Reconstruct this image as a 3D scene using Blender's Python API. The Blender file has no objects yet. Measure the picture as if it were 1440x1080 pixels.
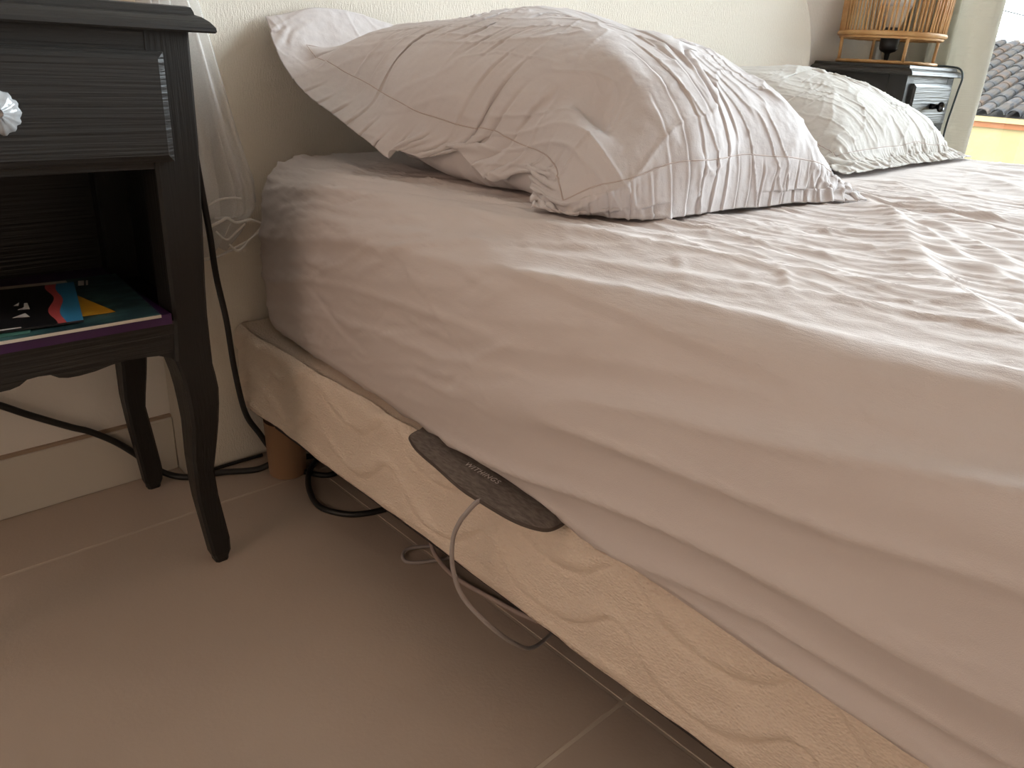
import bpy, bmesh, math, random
import numpy as np
from mathutils import Matrix, Vector

SC = bpy.context.scene
COL = SC.collection
random.seed(7)

# ------------------------------------------------------------------ camera
cam_data = bpy.data.cameras.new('camera')
cam = bpy.data.objects.new('camera', cam_data)
COL.objects.link(cam)
r_ = Vector((0.72991, -0.68146, 0.05331)); d_ = Vector((-0.23144, -0.31977, -0.91879)); f_ = Vector((0.64317, 0.65830, -0.39113))
m3 = Matrix((r_, -d_, -f_)).transposed()
cam.matrix_world = Matrix.Translation((0, 0, 0.6)) @ m3.to_4x4()
cam_data.sensor_fit = 'HORIZONTAL'; cam_data.sensor_width = 36.0; cam_data.lens = 27.325
cam_data.clip_start = 0.02; cam_data.clip_end = 200
SC.camera = cam

# ------------------------------------------------------------------ sky, lights, exposure
W = bpy.data.worlds.new('sky'); SC.world = W; W.use_nodes = True
bg = W.node_tree.nodes['Background']
bg.inputs['Color'].default_value = (0.86, 0.93, 1.0, 1); bg.inputs['Strength'].default_value = 16.0

def area(name, loc, rot, sx, sy, power, color):
    L = bpy.data.lights.new(name, 'AREA'); L.shape = 'RECTANGLE'; L.size = sx; L.size_y = sy
    L.energy = power; L.color = color
    o = bpy.data.objects.new(name, L); COL.objects.link(o); o.location = loc; o.rotation_euler = rot
    return o
# daylight of the glazed door on the right wall: a portal that only guides the sky's own light
P = area('window_portal', (2.50, -0.47, 1.15), (0, math.radians(90), 0), 2.3, 2.855, 1, (1, 1, 1))
P.data.cycles.is_portal = True
# warm area light added before the closed left wall, for light from that side
area('added_left_light', (-1.72, 0.35, 1.25), (0, math.radians(-90), 0), 0.9, 0.9, 5.0, (1.0, 0.69, 0.55))

SC.view_settings.view_transform = 'Standard'; SC.view_settings.look = 'None'
SC.view_settings.gamma = 1.0; SC.view_settings.use_curve_mapping = False
SC.view_settings.exposure = 0.36
SC.cycles.use_denoising = True
SC.cycles.max_bounces = 10; SC.cycles.diffuse_bounces = 6; SC.cycles.transparent_max_bounces = 16
SC.cycles.sample_clamp_indirect = 6.0

# ------------------------------------------------------------------ noise
def _h(ix, iy, seed):
    n = (ix.astype(np.int64) * 374761393 + iy.astype(np.int64) * 668265263 + int(seed) * 982451653) & 0xffffffff
    n = ((n ^ (n >> 13)) * 1274126177) & 0xffffffff
    n = n ^ (n >> 16)
    return (n & 0xffffff) / float(0xffffff)
def vn(x, y, seed=0):
    ix = np.floor(x); iy = np.floor(y); fx = x - ix; fy = y - iy
    fx = fx * fx * fx * (fx * (fx * 6 - 15) + 10); fy = fy * fy * fy * (fy * (fy * 6 - 15) + 10)
    a = _h(ix, iy, seed); b = _h(ix + 1, iy, seed); c = _h(ix, iy + 1, seed); d = _h(ix + 1, iy + 1, seed)
    return (a * (1 - fx) + b * fx) * (1 - fy) + (c * (1 - fx) + d * fx) * fy     # 0..1
def sn(x, y, seed=0): return vn(x, y, seed) * 2 - 1
def ridge(x, y, seed=0, p=2.0): return (1 - np.abs(sn(x, y, seed))) ** p
def sst(a, b, x):
    t = np.clip((x - a) / (b - a), 0, 1); return t * t * (3 - 2 * t)

# ------------------------------------------------------------------ materials
def mat(name, col, rough=0.6, bumps=(), col2=None, cscale=6.0, cstretch=(1, 1, 1), spec=0.5, metal=0.0, mixlo=0.35, mixhi=0.65, sub=0.0):
    m = bpy.data.materials.new(name); m.use_nodes = True
    N = m.node_tree.nodes; Lk = m.node_tree.links; b = N['Principled BSDF']
    b.inputs['Base Color'].default_value = (*col, 1); b.inputs['Roughness'].default_value = rough
    b.inputs['Specular IOR Level'].default_value = spec; b.inputs['Metallic'].default_value = metal
    tc = N.new('ShaderNodeTexCoord')
    def mapped(st):
        mp = N.new('ShaderNodeMapping'); mp.inputs['Scale'].default_value = st
        Lk.new(tc.outputs['Object'], mp.inputs['Vector']); return mp.outputs['Vector']
    if col2:
        nz = N.new('ShaderNodeTexNoise'); nz.inputs['Scale'].default_value = cscale; nz.inputs['Detail'].default_value = 4
        Lk.new(mapped(cstretch), nz.inputs['Vector'])
        rp = N.new('ShaderNodeValToRGB'); rp.color_ramp.elements[0].position = mixlo; rp.color_ramp.elements[1].position = mixhi
        rp.color_ramp.elements[0].color = (*col, 1); rp.color_ramp.elements[1].color = (*col2, 1)
        Lk.new(nz.outputs['Fac'], rp.inputs['Fac']); Lk.new(rp.outputs['Color'], b.inputs['Base Color'])
    prev = None
    for kind, scale, dist, st in bumps:
        if kind == 'noise':
            t = N.new('ShaderNodeTexNoise'); t.inputs['Scale'].default_value = scale; t.inputs['Detail'].default_value = 3; out = t.outputs['Fac']
        elif kind == 'voronoi':
            t = N.new('ShaderNodeTexVoronoi'); t.inputs['Scale'].default_value = scale; out = t.outputs['Distance']
        else:
            t = N.new('ShaderNodeTexWave'); t.inputs['Scale'].default_value = scale; t.inputs['Distortion'].default_value = 1.5
            t.inputs['Detail'].default_value = 1; t.bands_direction = kind; out = t.outputs['Fac']
        Lk.new(mapped(st), t.inputs['Vector'])
        bp = N.new('ShaderNodeBump'); bp.inputs['Strength'].default_value = 1.0; bp.inputs['Distance'].default_value = dist
        Lk.new(out, bp.inputs['Height'])
        if prev: Lk.new(prev.outputs['Normal'], bp.inputs['Normal'])
        prev = bp
    if prev: Lk.new(prev.outputs['Normal'], b.inputs['Normal'])
    return m

U = (1, 1, 1)
M_wall = mat('cream_wall_paint', (0.86, 0.83, 0.78), 0.75, [('noise', 160, 0.0006, U)])
M_warm = mat('warm_beige_wall_paint', (0.50, 0.39, 0.30), 0.8, [('noise', 160, 0.0006, U)])
M_head = mat('woven_wall_covering', (0.83, 0.775, 0.68), 0.7, [('noise', 420, 0.0012, (1, 1, 0.28)), ('noise', 900, 0.0008, U)])
M_ceil = mat('white_ceiling_paint', (0.82, 0.80, 0.77), 0.8)
M_plinth = mat('white_plinth_tile', (0.66, 0.62, 0.55), 0.5)
M_tile = mat('taupe_floor_tile', (0.47, 0.385, 0.32), 0.42, [('noise', 240, 0.0002, U)], col2=(0.50, 0.41, 0.34), cscale=5)
M_grout = mat('pale_grout', (0.58, 0.51, 0.43), 0.85)
M_black = mat('black_painted_wood', (0.020, 0.019, 0.018), 0.40, [('noise', 55, 0.0014, (0.10, 1, 6))], spec=0.4)
M_blackv = mat('black_painted_wood_upright', (0.017, 0.016, 0.015), 0.42, [('noise', 60, 0.0006, (5, 5, 0.2))], spec=0.28)
M_sheet = mat('mauve_grey_cotton', (0.64, 0.578, 0.555), 0.85, [('noise', 1400, 0.00022, U), ('noise', 150, 0.0003, (3, 0.6, 1))], spec=0.15)
M_pillow = mat('lilac_grey_cotton', (0.62, 0.582, 0.580), 0.85, [('noise', 1400, 0.00022, U), ('noise', 90, 0.0008, U)], spec=0.15)
M_pillow2 = mat('pale_grey_cotton', (0.66, 0.64, 0.61), 0.85, [('noise', 1400, 0.00022, U), ('noise', 90, 0.0008, U)], spec=0.15)
M_stitch = mat('stitching_thread', (0.52, 0.44, 0.41), 0.9)
M_base = mat('cream_jacquard_knit', (0.80, 0.685, 0.575), 0.9, [('voronoi', 330, 0.0013, (1, 1, 1.5)), ('noise', 170, 0.0006, (1, 0.6, 1.6))], spec=0.1)
M_under = mat('dark_underside', (0.035, 0.026, 0.024), 0.9)  # near-black brown for the board set in under the base
M_beech = mat('beech_wood', (0.36, 0.215, 0.125), 0.5, [('noise', 30, 0.0004, (5, 5, 0.3))])
M_pad = mat('charcoal_heathered_fabric', (0.115, 0.095, 0.083), 0.9, [('noise', 900, 0.0004, U)], col2=(0.20, 0.17, 0.15), cscale=420, cstretch=(1, 0.25, 1))
M_letter = mat('pale_grey_print', (0.66, 0.61, 0.58), 0.7)
M_cable = mat('grey_rubber_cable', (0.36, 0.32, 0.31), 0.5)
M_cord = mat('black_rubber_cord', (0.012, 0.012, 0.012), 0.45)
M_rattan = mat('honey_rattan', (0.50, 0.27, 0.10), 0.5, [('noise', 120, 0.0005, (1, 1, 0.3))], col2=(0.62, 0.38, 0.17), cscale=25)
M_socket = mat('black_socket_plastic', (0.012, 0.012, 0.012), 0.4)
M_bulb = mat('opal_bulb', (0.85, 0.83, 0.80), 0.25)
M_bulbn = mat('clear_bulb_neck', (0.74, 0.66, 0.55), 0.15)
M_linen = mat('natural_linen', (0.68, 0.66, 0.60), 0.9, [('noise', 130, 0.0030, (0.15, 0.15, 2.0)), ('noise', 500, 0.0006, U)])
_n = M_linen.node_tree; _t = _n.nodes.new('ShaderNodeBsdfTranslucent'); _t.inputs['Color'].default_value = (0.78, 0.75, 0.68, 1)
_m = _n.nodes.new('ShaderNodeMixShader'); _m.inputs['Fac'].default_value = 0.55; _o = [q for q in _n.nodes if q.type == 'OUTPUT_MATERIAL'][0]
_n.links.new(_n.nodes['Principled BSDF'].outputs[0], _m.inputs[1]); _n.links.new(_t.outputs[0], _m.inputs[2]); _n.links.new(_m.outputs[0], _o.inputs['Surface'])
M_silver = mat('brushed_pewter', (0.55, 0.55, 0.55), 0.3, metal=1.0)
M_pearl = mat('pearly_glass', (0.36, 0.37, 0.38), 0.15, spec=0.8)
M_frame = mat('white_window_frame', (0.75, 0.76, 0.76), 0.4)
M_yellow = mat('ochre_render', (0.150, 0.116, 0.060), 0.9, [('noise', 6, 0.01, U)], spec=0.0, col2=(0.128, 0.097, 0.049), cscale=1.3)
M_eave = mat('pale_ochre_ledge', (0.17, 0.125, 0.062), 0.9, spec=0.0)
M_brickred = mat('brick_red_course', (0.11, 0.045, 0.022), 0.9, spec=0.0)
M_rt = [mat('weathered_grey_tile', (0.018, 0.019, 0.021), 0.9, spec=0.0, col2=(0.030, 0.025, 0.022), cscale=5),
        mat('terracotta_tile', (0.040, 0.026, 0.018), 0.9, spec=0.0, col2=(0.024, 0.022, 0.022), cscale=5),
        mat('pale_pinkish_tile', (0.048, 0.037, 0.030), 0.9, spec=0.0, col2=(0.026, 0.025, 0.026), cscale=5)]
M_mortar = mat('pale_ridge_mortar', (0.10, 0.10, 0.10), 0.9, spec=0.0)
M_conc = mat('grey_concrete', (0.20, 0.195, 0.185), 0.9, spec=0.0)

def tulle(name, col, alpha):
    m = bpy.data.materials.new(name); m.use_nodes = True
    N = m.node_tree.nodes; L = m.node_tree.links; N.clear()
    out = N.new('ShaderNodeOutputMaterial'); mx = N.new('ShaderNodeMixShader'); tr = N.new('ShaderNodeBsdfTransparent')
    df = N.new('ShaderNodeBsdfDiffuse'); tl = N.new('ShaderNodeBsdfTranslucent'); m2 = N.new('ShaderNodeMixShader')
    df.inputs['Color'].default_value = (*col, 1); tl.inputs['Color'].default_value = (*col, 1)
    m2.inputs['Fac'].default_value = 0.15
    L.new(df.outputs[0], m2.inputs[1]); L.new(tl.outputs[0], m2.inputs[2])
    L.new(tr.outputs[0], mx.inputs[1]); L.new(m2.outputs[0], mx.inputs[2])
    tc = N.new('ShaderNodeTexCoord'); nz = N.new('ShaderNodeTexNoise'); nz.inputs['Scale'].default_value = 700
    L.new(tc.outputs['Object'], nz.inputs['Vector'])
    mr = N.new('ShaderNodeMapRange'); mr.inputs['From Min'].default_value = 0.3; mr.inputs['From Max'].default_value = 0.7
    mr.inputs['To Min'].default_value = alpha - 0.04; mr.inputs['To Max'].default_value = alpha + 0.04
    L.new(nz.outputs['Fac'], mr.inputs['Value']); L.new(mr.outputs[0], mx.inputs['Fac'])
    L.new(mx.outputs[0], out.inputs['Surface'])
    return m
M_tulle = tulle('white_tulle', (0.90, 0.89, 0.88), 0.55)
M_tulle_hem = tulle('white_tulle_hem', (0.92, 0.90, 0.86), 0.8)

def glass():
    m = bpy.data.materials.new('window_glass'); m.use_nodes = True
    N = m.node_tree.nodes; L = m.node_tree.links; N.clear()
    out = N.new('ShaderNodeOutputMaterial'); mx = N.new('ShaderNodeMixShader'); tr = N.new('ShaderNodeBsdfTransparent')
    gl = N.new('ShaderNodeBsdfGlossy'); gl.inputs['Roughness'].default_value = 0.0
    fr = N.new('ShaderNodeFresnel'); fr.inputs['IOR'].default_value = 1.45
    tr.inputs['Color'].default_value = (0.95, 0.97, 0.96, 1)
    L.new(fr.outputs[0], mx.inputs['Fac']); L.new(tr.outputs[0], mx.inputs[1]); L.new(gl.outputs[0], mx.inputs[2])
    L.new(mx.outputs[0], out.inputs['Surface']); return m
M_glass = glass()

# ------------------------------------------------------------------ mesh helpers
def empty(name, loc, label=None, cat=None, group=None, kind=None):
    o = bpy.data.objects.new(name, None); COL.objects.link(o); o.location = loc; o.empty_display_size = 0.05
    tag(o, label, cat, group, kind); return o
def tag(o, label=None, cat=None, group=None, kind=None):
    if label: o['label'] = label
    if cat: o['category'] = cat
    if group: o['group'] = group
    if kind: o['kind'] = kind
    return o
def origin(p):
    v = Vector((0, 0, 0))
    while p is not None: v += p.location; p = p.parent
    return v
def mk(name, V, F, m, parent=None, smooth=False, loc=None):
    V = np.asarray(V, float); me = bpy.data.meshes.new(name)
    base = origin(parent)
    if loc is not None:
        off = np.array(loc, float)
    else:
        off = np.array(base)
    me.from_pydata((V - off).tolist(), [], F); me.update()
    if smooth: me.polygons.foreach_set('use_smooth', [True] * len(me.polygons))
    me.materials.append(m)
    o = bpy.data.objects.new(name, me); COL.objects.link(o)
    if parent is not None: o.parent = parent
    if loc is not None: o.location = Vector(loc) - base
    return o
def grid(Pt, cu=False, cv=False):
    n, k = Pt.shape[:2]; idx = np.arange(n * k).reshape(n, k); F = []
    I = idx if not cu else np.vstack([idx, idx[:1]])
    if cv: I = np.hstack([I, I[:, :1]])
    a = I[:-1, :-1].ravel(); b = I[1:, :-1].ravel(); c = I[1:, 1:].ravel(); d = I[:-1, 1:].ravel()
    return Pt.reshape(-1, 3), np.stack([a, b, c, d], 1).tolist()
class MB:
    def __init__(s): s.V = []; s.F = []
    def vf(s): return s.V, s.F
    def add(s, V, F):
        k = len(s.V); s.V += [tuple(v) for v in V]; s.F += [[i + k for i in f] for f in F]; return s
    def obj(s, name, m, parent=None, smooth=False, loc=None): return mk(name, s.V, s.F, m, parent, smooth, loc)
def box(x0, x1, y0, y1, z0, z1, bev=0.0, seg=2):
    bm = bmesh.new(); bmesh.ops.create_cube(bm, size=1)
    for v in bm.verts: v.co = Vector(((x0 + x1) / 2 + v.co.x * (x1 - x0), (y0 + y1) / 2 + v.co.y * (y1 - y0), (z0 + z1) / 2 + v.co.z * (z1 - z0)))
    if bev: bmesh.ops.bevel(bm, geom=bm.edges[:], offset=bev, segments=seg, profile=0.5, affect='EDGES')
    bm.verts.index_update(); V = [tuple(v.co) for v in bm.verts]; F = [[v.index for v in f.verts] for f in bm.faces]; bm.free()
    return V, F
def prism(poly, lo, hi, axis='y'):
    n = len(poly)
    def p(a, b, t): return {'y': (a, t, b), 'z': (a, b, t), 'x': (t, a, b)}[axis]
    V = [p(a, b, lo) for a, b in poly] + [p(a, b, hi) for a, b in poly]
    F = [list(range(n))[::-1], list(range(n, 2 * n))] + [[i, (i + 1) % n, n + (i + 1) % n, n + i] for i in range(n)]
    return V, F
def smooth_path(pts, sub=8):
    pts = np.array(pts, float); n = len(pts); out = []
    for i in range(n - 1):
        p0 = pts[max(i - 1, 0)]; p1 = pts[i]; p2 = pts[i + 1]; p3 = pts[min(i + 2, n - 1)]
        for t in np.linspace(0, 1, sub, endpoint=False):
            out.append(0.5 * ((2 * p1) + (p2 - p0) * t + (2 * p0 - 5 * p1 + 4 * p2 - p3) * t * t + (3 * p1 - p0 - 3 * p2 + p3) * t ** 3))
    out.append(pts[-1]); return np.array(out)
def tube(pts, r, sides=10, sub=8, close=False, raw=False):
    Pp = np.array(pts, float) if raw else smooth_path(pts, sub)
    n = len(Pp)
    T = np.roll(Pp, -1, 0) - np.roll(Pp, 1, 0) if close else np.gradient(Pp, axis=0)
    T /= np.linalg.norm(T, axis=1)[:, None] + 1e-12
    up = np.array([0, 0, 1.0]) if abs(T[0][2]) < 0.9 else np.array([1.0, 0, 0])
    Nn = np.cross(T[0], up); Nn /= np.linalg.norm(Nn); rings = []
    for i in range(n):
        Nn = Nn - T[i] * np.dot(Nn, T[i]); Nn /= np.linalg.norm(Nn); B = np.cross(T[i], Nn)
        a = np.arange(sides) * 2 * math.pi / sides
        rr = r[i] if hasattr(r, '__len__') else r
        rings.append(Pp[i] + rr * (np.cos(a)[:, None] * Nn + np.sin(a)[:, None] * B))
    V, F = grid(np.array(rings), cu=close, cv=True)
    if not close:
        F.append(list(range(sides))); F.append(list(range((n - 1) * sides, n * sides))[::-1])
    return V, F
def circle(cx, cy, z, R, n=64):
    a = np.arange(n) * 2 * math.pi / n
    return np.stack([cx + R * np.cos(a), cy + R * np.sin(a), np.full(n, z)], 1)
def lathe(prof, c, n=32, axis='z', flute=0.0, nf=10):
    a = np.arange(n) * 2 * math.pi / n; prof = np.array(prof, float); rings = []
    for r, h in prof:
        rr = r * (1 + flute * np.abs(np.cos(a * nf / 2)) - flute)
        u, v = rr * np.cos(a), rr * np.sin(a); w = np.full(n, h)
        rings.append(np.stack({'z': (u, v, w), 'y': (u, w, v), 'x': (w, u, v)}[axis], 1) + np.array(c))
    V, F = grid(np.array(rings), cv=True)
    F.append(list(range(n))); F.append(list(range((len(prof) - 1) * n, len(prof) * n)))
    return V, F
def structure(name, V, F, m, smooth=False, label=None, parent=None):
    o = mk(name, V, F, m, parent, smooth); o['kind'] = 'structure'
    if label: o['label'] = label
    return o
def normals(Pt):
    a = np.gradient(Pt, axis=0); b = np.gradient(Pt, axis=1); n = np.cross(a, b)
    return n / (np.linalg.norm(n, axis=2)[..., None] + 1e-12)

# ================================================================== THE ROOM
XL, XR, YB, YW, ZC = -1.80, 2.50, -2.30, 1.08, 2.50
fl = structure('floor', *box(XL - .1, XR + .1, YB - .1, YW + .1, -0.06, -0.0008), M_grout, label='grey-beige floor of large square tiles with pale grout joints')
def cuts(lo, hi, ph, step=0.6, g=0.0021):
    k = math.floor((lo - ph) / step); out = []
    while ph + k * step < hi:
        a, b = max(lo, ph + k * step + g), min(hi, ph + (k + 1) * step - g)
        if b - a > 0.02: out.append((a, b))
        k += 1
    return out
tile_mesh = {}
for (xa, xb) in cuts(XL, XR, 0.515):
    for (ya, yb) in cuts(YB, YW, 0.34):
        key = (round(xb - xa, 4), round(yb - ya, 4)); c = ((xa + xb) / 2, (ya + yb) / 2, 0)
        if key not in tile_mesh:
            V, F = box(-key[0] / 2, key[0] / 2, -key[1] / 2, key[1] / 2, -0.0036, 0, 0.0006, 1)
            o = mk('floor_tile', V, F, M_tile, fl); o.location = c; tile_mesh[key] = o.data
        else:
            o = bpy.data.objects.new('floor_tile', tile_mesh[key]); COL.objects.link(o); o.parent = fl; o.location = c
structure('wall_back', *box(XL - .1, XR + .1, YW, YW + 0.1, 0, ZC), M_wall, label='plain cream wall behind the bed')
structure('wall_front', *box(XL - .1, XR + .1, YB - .1, YB, 0, ZC), M_warm, label='plain beige wall behind the viewer')
w = MB(); w.add(*box(XL - .1, XL, YB, YW, 0, ZC)); w.obj('wall_left', M_warm)['kind'] = 'structure'
WY0, WY1, WZ = -1.90, 0.955, 2.30
w = MB(); w.add(*box(XR, XR + .12, WY1, YW, 0, ZC)); w.add(*box(XR, XR + .12, YB, WY0, 0, ZC)); w.add(*box(XR, XR + .12, WY0, WY1, WZ, ZC))
w.obj('wall_right', M_wall)['kind'] = 'structure'
structure('ceiling', *box(XL - .1, XR + .12, YB - .1, YW + .1, ZC, ZC + .1), M_ceil, label='white ceiling')
structure('baseboard_back', *box(XL, 0.357, YW - 0.009, YW, 0, 0.084, 0.0015, 1), M_plinth, label='low white tile plinth along the foot of the back wall')
structure('trim_1', *box(XL, 0.357, YW - 0.0055, YW, 0.084, 0.088), mat('aged_joint_filler', (0.40, 0.30, 0.22), 0.9), label='thin brownish joint line on top of the plinth')
# the glazed door
win = empty('window_1', (XR + .06, (WY0 + WY1) / 2, 0), 'tall glazed balcony door letting daylight in on the right', None, None, 'structure')
fm = MB()
for a in ((XR + .02, XR + .10, WY0, WY0 + .05, 0, WZ), (XR + .02, XR + .10, WY1 - .05, WY1, 0, WZ), (XR + .02, XR + .10, WY0 + .05, WY1 - .05, WZ - .05, WZ), (XR + .02, XR + .10, WY0 + .05, WY1 - .05, 0, .05)):
    fm.add(*box(*a, 0.004, 1))
fm.obj('window_frame', M_frame, win)
ym = (WY0 + WY1) / 2
for (a, b, xo) in ((WY0 + .05, ym + .02, .045), (ym - .02, WY1 - .05, .075)):
    sm = MB(); x0, x1 = XR + xo - .012, XR + xo + .012
    for q in ((x0, x1, a, a + .045, .05, WZ - .05), (x0, x1, b - .045, b, .05, WZ - .05), (x0, x1, a + .045, b - .045, .05, .11), (x0, x1, a + .045, b - .045, WZ - .11, WZ - .05)):
        sm.add(*box(*q, 0.003, 1))
    s = sm.obj('sash', M_frame, win)
    mk('pane', *box(XR + xo - .002, XR + xo + .002, a + .045, b - .045, .11, WZ - .11), M_glass, s)

# ================================================================== OUTSIDE
bx0 = 14.0
hou = empty('neighbouring_house', (bx0, 4, -3), 'yellow rendered house with a clay tiled roof seen through the glazed door', 'house')
mk('wall', *box(bx0, bx0 + 5, -10, 18, -3.0, -0.06), M_yellow, hou)
mk('brick_course', *box(bx0 - .05, bx0 + 4.9, -10, 18, -0.06, 0.022), M_brickred, hou)
mk('eave_ledge', *box(bx0 - .09, bx0 + 4.8, -10, 18, 0.022, 0.10), M_eave, hou)
sl = math.atan2(1.25 - 0.10, 4.5); RL = 4.5 / math.cos(sl)
rf = mk('roof', *prism([(bx0 - .10, 0.10), (bx0 + 4.4, 1.25), (bx0 + 4.4, 0.10)], -10, 18, 'y'), M_rt[0], hou)
mk('ridge_cap', *tube([(bx0 + 4.42, -10, 1.29), (bx0 + 4.42, 4, 1.29), (bx0 + 4.42, 18, 1.29)], 0.06, 8, 2), M_mortar, hou, True)
# canal tiles: tapered half pipes
def canal(len_=0.46, w0=0.105, w1=0.085):
    V = []; F = []; n = 7
    for t, (y, r) in enumerate(((0, w0), (len_, w1))):
        for rr in (r, r - 0.014):
            for i in range(n):
                a = math.pi * i / (n - 1); V.append((rr * math.cos(a), y, rr * math.sin(a) * 0.8))
    o0, i0, o1, i1 = 0, n, 2 * n, 3 * n
    for i in range(n - 1):
        F += [[o0 + i, o0 + i + 1, o1 + i + 1, o1 + i], [i0 + i + 1, i0 + i, i1 + i, i1 + i + 1], [o0 + i + 1, o0 + i, i0 + i, i0 + i + 1], [o1 + i, o1 + i + 1, i1 + i + 1, i1 + i]]
    F += [[o0, o1, i1, i0], [o0 + n - 1, i0 + n - 1, i1 + n - 1, o1 + n - 1]]
    return np.array(V), F
cV, cF = canal(); rowpitch = 0.385; nrow = int(RL / rowpitch)
tmesh = []
rest = MB()
Rt = np.array(Matrix.Rotation(-math.pi / 2, 3, 'Z')) 
e_s = np.array([math.cos(sl), 0, math.sin(sl)]); e_n = np.array([-math.sin(sl), 0, math.cos(sl)]); e_c = np.array([0, -1.0, 0])
basis = np.stack([e_c, e_s, e_n], 1)          # local x,y,z -> world
rng = random.Random(3)
for j in range(int(28 / 0.225)):
    yy = -9.9 + j * 0.225
    for i in range(nrow):
        o_ = np.array([bx0 - .12, yy, 0.10]) + e_s * (i * rowpitch) + e_n * (0.03 + rng.uniform(0, .012))
        near = 2.0 < yy < 7.4
        B = np.array(Matrix.Rotation(rng.uniform(-.04, .04), 3, 'Z'))
        if near:
            k = rng.choice((0, 0, 1, 2))
            if len(tmesh) <= k or True:
                while len(tmesh) < 3:
                    me = bpy.data.meshes.new('roof_tile'); me.from_pydata(cV.tolist(), [], cF); me.update(); me.materials.append(M_rt[len(tmesh)]); tmesh.append(me)
            o = bpy.data.objects.new('roof_tile', tmesh[k]); COL.objects.link(o); o.parent = hou
            R4 = Matrix((basis @ B).tolist()).to_4x4(); R4.translation = Vector(o_.tolist()) - hou.location
            o.matrix_local = R4
        else:
            rest.add(cV @ (basis @ B).T + o_, cF)
tag(rest.obj('roof_tile_field', M_rt[1], hou), kind='stuff')
structure('floor_outside', *box(XR + .12, XR + 1.4, -3, 3, -0.25, -0.06), M_conc, label='grey balcony slab outside the glazed door')
structure('ground', *box(XR + .12, 60, -40, 40, -3.2, -3.0), M_conc, label='grey ground outside, far below')
tag(mk('overhead_wire', *tube([(40, -6, -.6), (40, 11.7, 3.18), (40, 12.95, 3.77), (40, 19, 7.2)], 0.035, 6, 6), M_cord), 'thin dark overhead wire crossing the pale sky above the tiled roof', 'wire')
for yy, zz in ((-6, -.6), (19, 7.2)):
    tag(mk('utility_pole', *tube([(40.17, yy, -3), (40.17, yy, zz + .3)], 0.12, 8, 2), M_conc), ('taller' if yy > 0 else 'shorter') + ' grey pole carrying the overhead wire beyond the tiled house', 'pole', 'poles of the overhead wire')

# ================================================================== BED BASE
def arc(cx, cz, r, a0, a1, n):
    return [(cx + r * math.cos(math.radians(a)), cz + r * math.sin(math.radians(a))) for a in np.linspace(a0, a1, n)]
BX0, BX1, BY0, BY1 = 0.440, 1.80, -0.88, 1.032
BZ0, BZ1 = 0.106, 0.226
bed = empty('bed_base', (1.12, 0.08, 0), 'low upholstered bed base covered in cream quilted knit, under the mattress', 'bed base')
s_ = np.concatenate([np.linspace(0, .016, 5), np.linspace(.018, .118, 68), np.linspace(.12, .138, 6)])
yrow = np.concatenate([np.linspace(BY0, -0.1, 40), np.linspace(-0.097, BY1, 380)])
SS, YY = np.meshgrid(s_, yrow)
# profile of the left side: bottom lip, flat face, rounded top edge
def side_prof(s):
    R = 0.014
    x = np.where(s < .016, BX0 + .016 - s, BX0); z = np.where(s < .016, BZ0 - 0.0, BZ0 + (s - .016))
    top = s > (0.016 + (BZ1 - BZ0) - R)
    a = np.clip((s - (0.016 + (BZ1 - BZ0) - R)) / 0.022, 0, 1.0) * math.pi / 2
    x = np.where(top, BX0 + R - R * np.cos(a), x); z = np.where(top, BZ1 - R + R * np.sin(a), z)
    return x, z
X0, Z0 = side_prof(SS)
cor = np.where(YY > BY1 - .02, .02 - np.sqrt(np.clip(.0004 - (YY - BY1 + .02) ** 2, 0, None)), 0)
disp = np.zeros_like(SS)
ph = (YY - 0.975) / 0.167
for k in range(-3, 5):
    zl = 0.2 - 0.057 * k + 0.020 * np.cos(2 * math.pi * (ph + 0.10 * np.sin(2 * math.pi * ph))) + 0.002 * sn(YY * 12, k * 3.1 + SS * 0, 5)
    slope = 1 + 1.2 * np.abs(np.sin(2 * math.pi * ph))
    dz = (Z0 - zl) / slope
    disp += -0.0026 * np.exp(-(dz / 0.0020) ** 2) + 0.0034 * np.exp(-((dz - 0.0065) / 0.0055) ** 2)
disp += 0.0022 * sn(YY * 16, Z0 * 26, 11) + 0.0012 * sn(YY * 45, Z0 * 60, 12)
face = sst(BZ0 - .001, BZ0 + .012, Z0)
X0 = X0 + cor - disp * face
Z0 = Z0 + (Z0 <= BZ0 + .001) * (0.0022 * sn(YY * 9, SS * 0, 15) + .001 * sn(YY * 40, SS * 0, 16))
V, F = grid(np.stack([X0, YY, Z0], 2))
bm_ = MB(); bm_.add(V, F)
bm_.add(*box(BX0 + .012, BX1, BY0, BY1, BZ0 + .002, BZ1 - .003, .004, 1))
bm_.obj('knit_cover', M_base, bed, True)
mk('underside_board', *box(BX0 + .014, BX1 - .02, BY0 + .02, BY1 - .01, 0.088, BZ0 + .003), M_under, bed)
for (lx, ly) in ((0.478, 0.962), (1.75, 0.962), (0.478, -0.80), (1.75, -0.80)):
    mk('leg', *lathe([(.024, 0), (.027, .003), (.030, .09)], (lx, ly, 0), 28), M_beech, bed, True)

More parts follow.
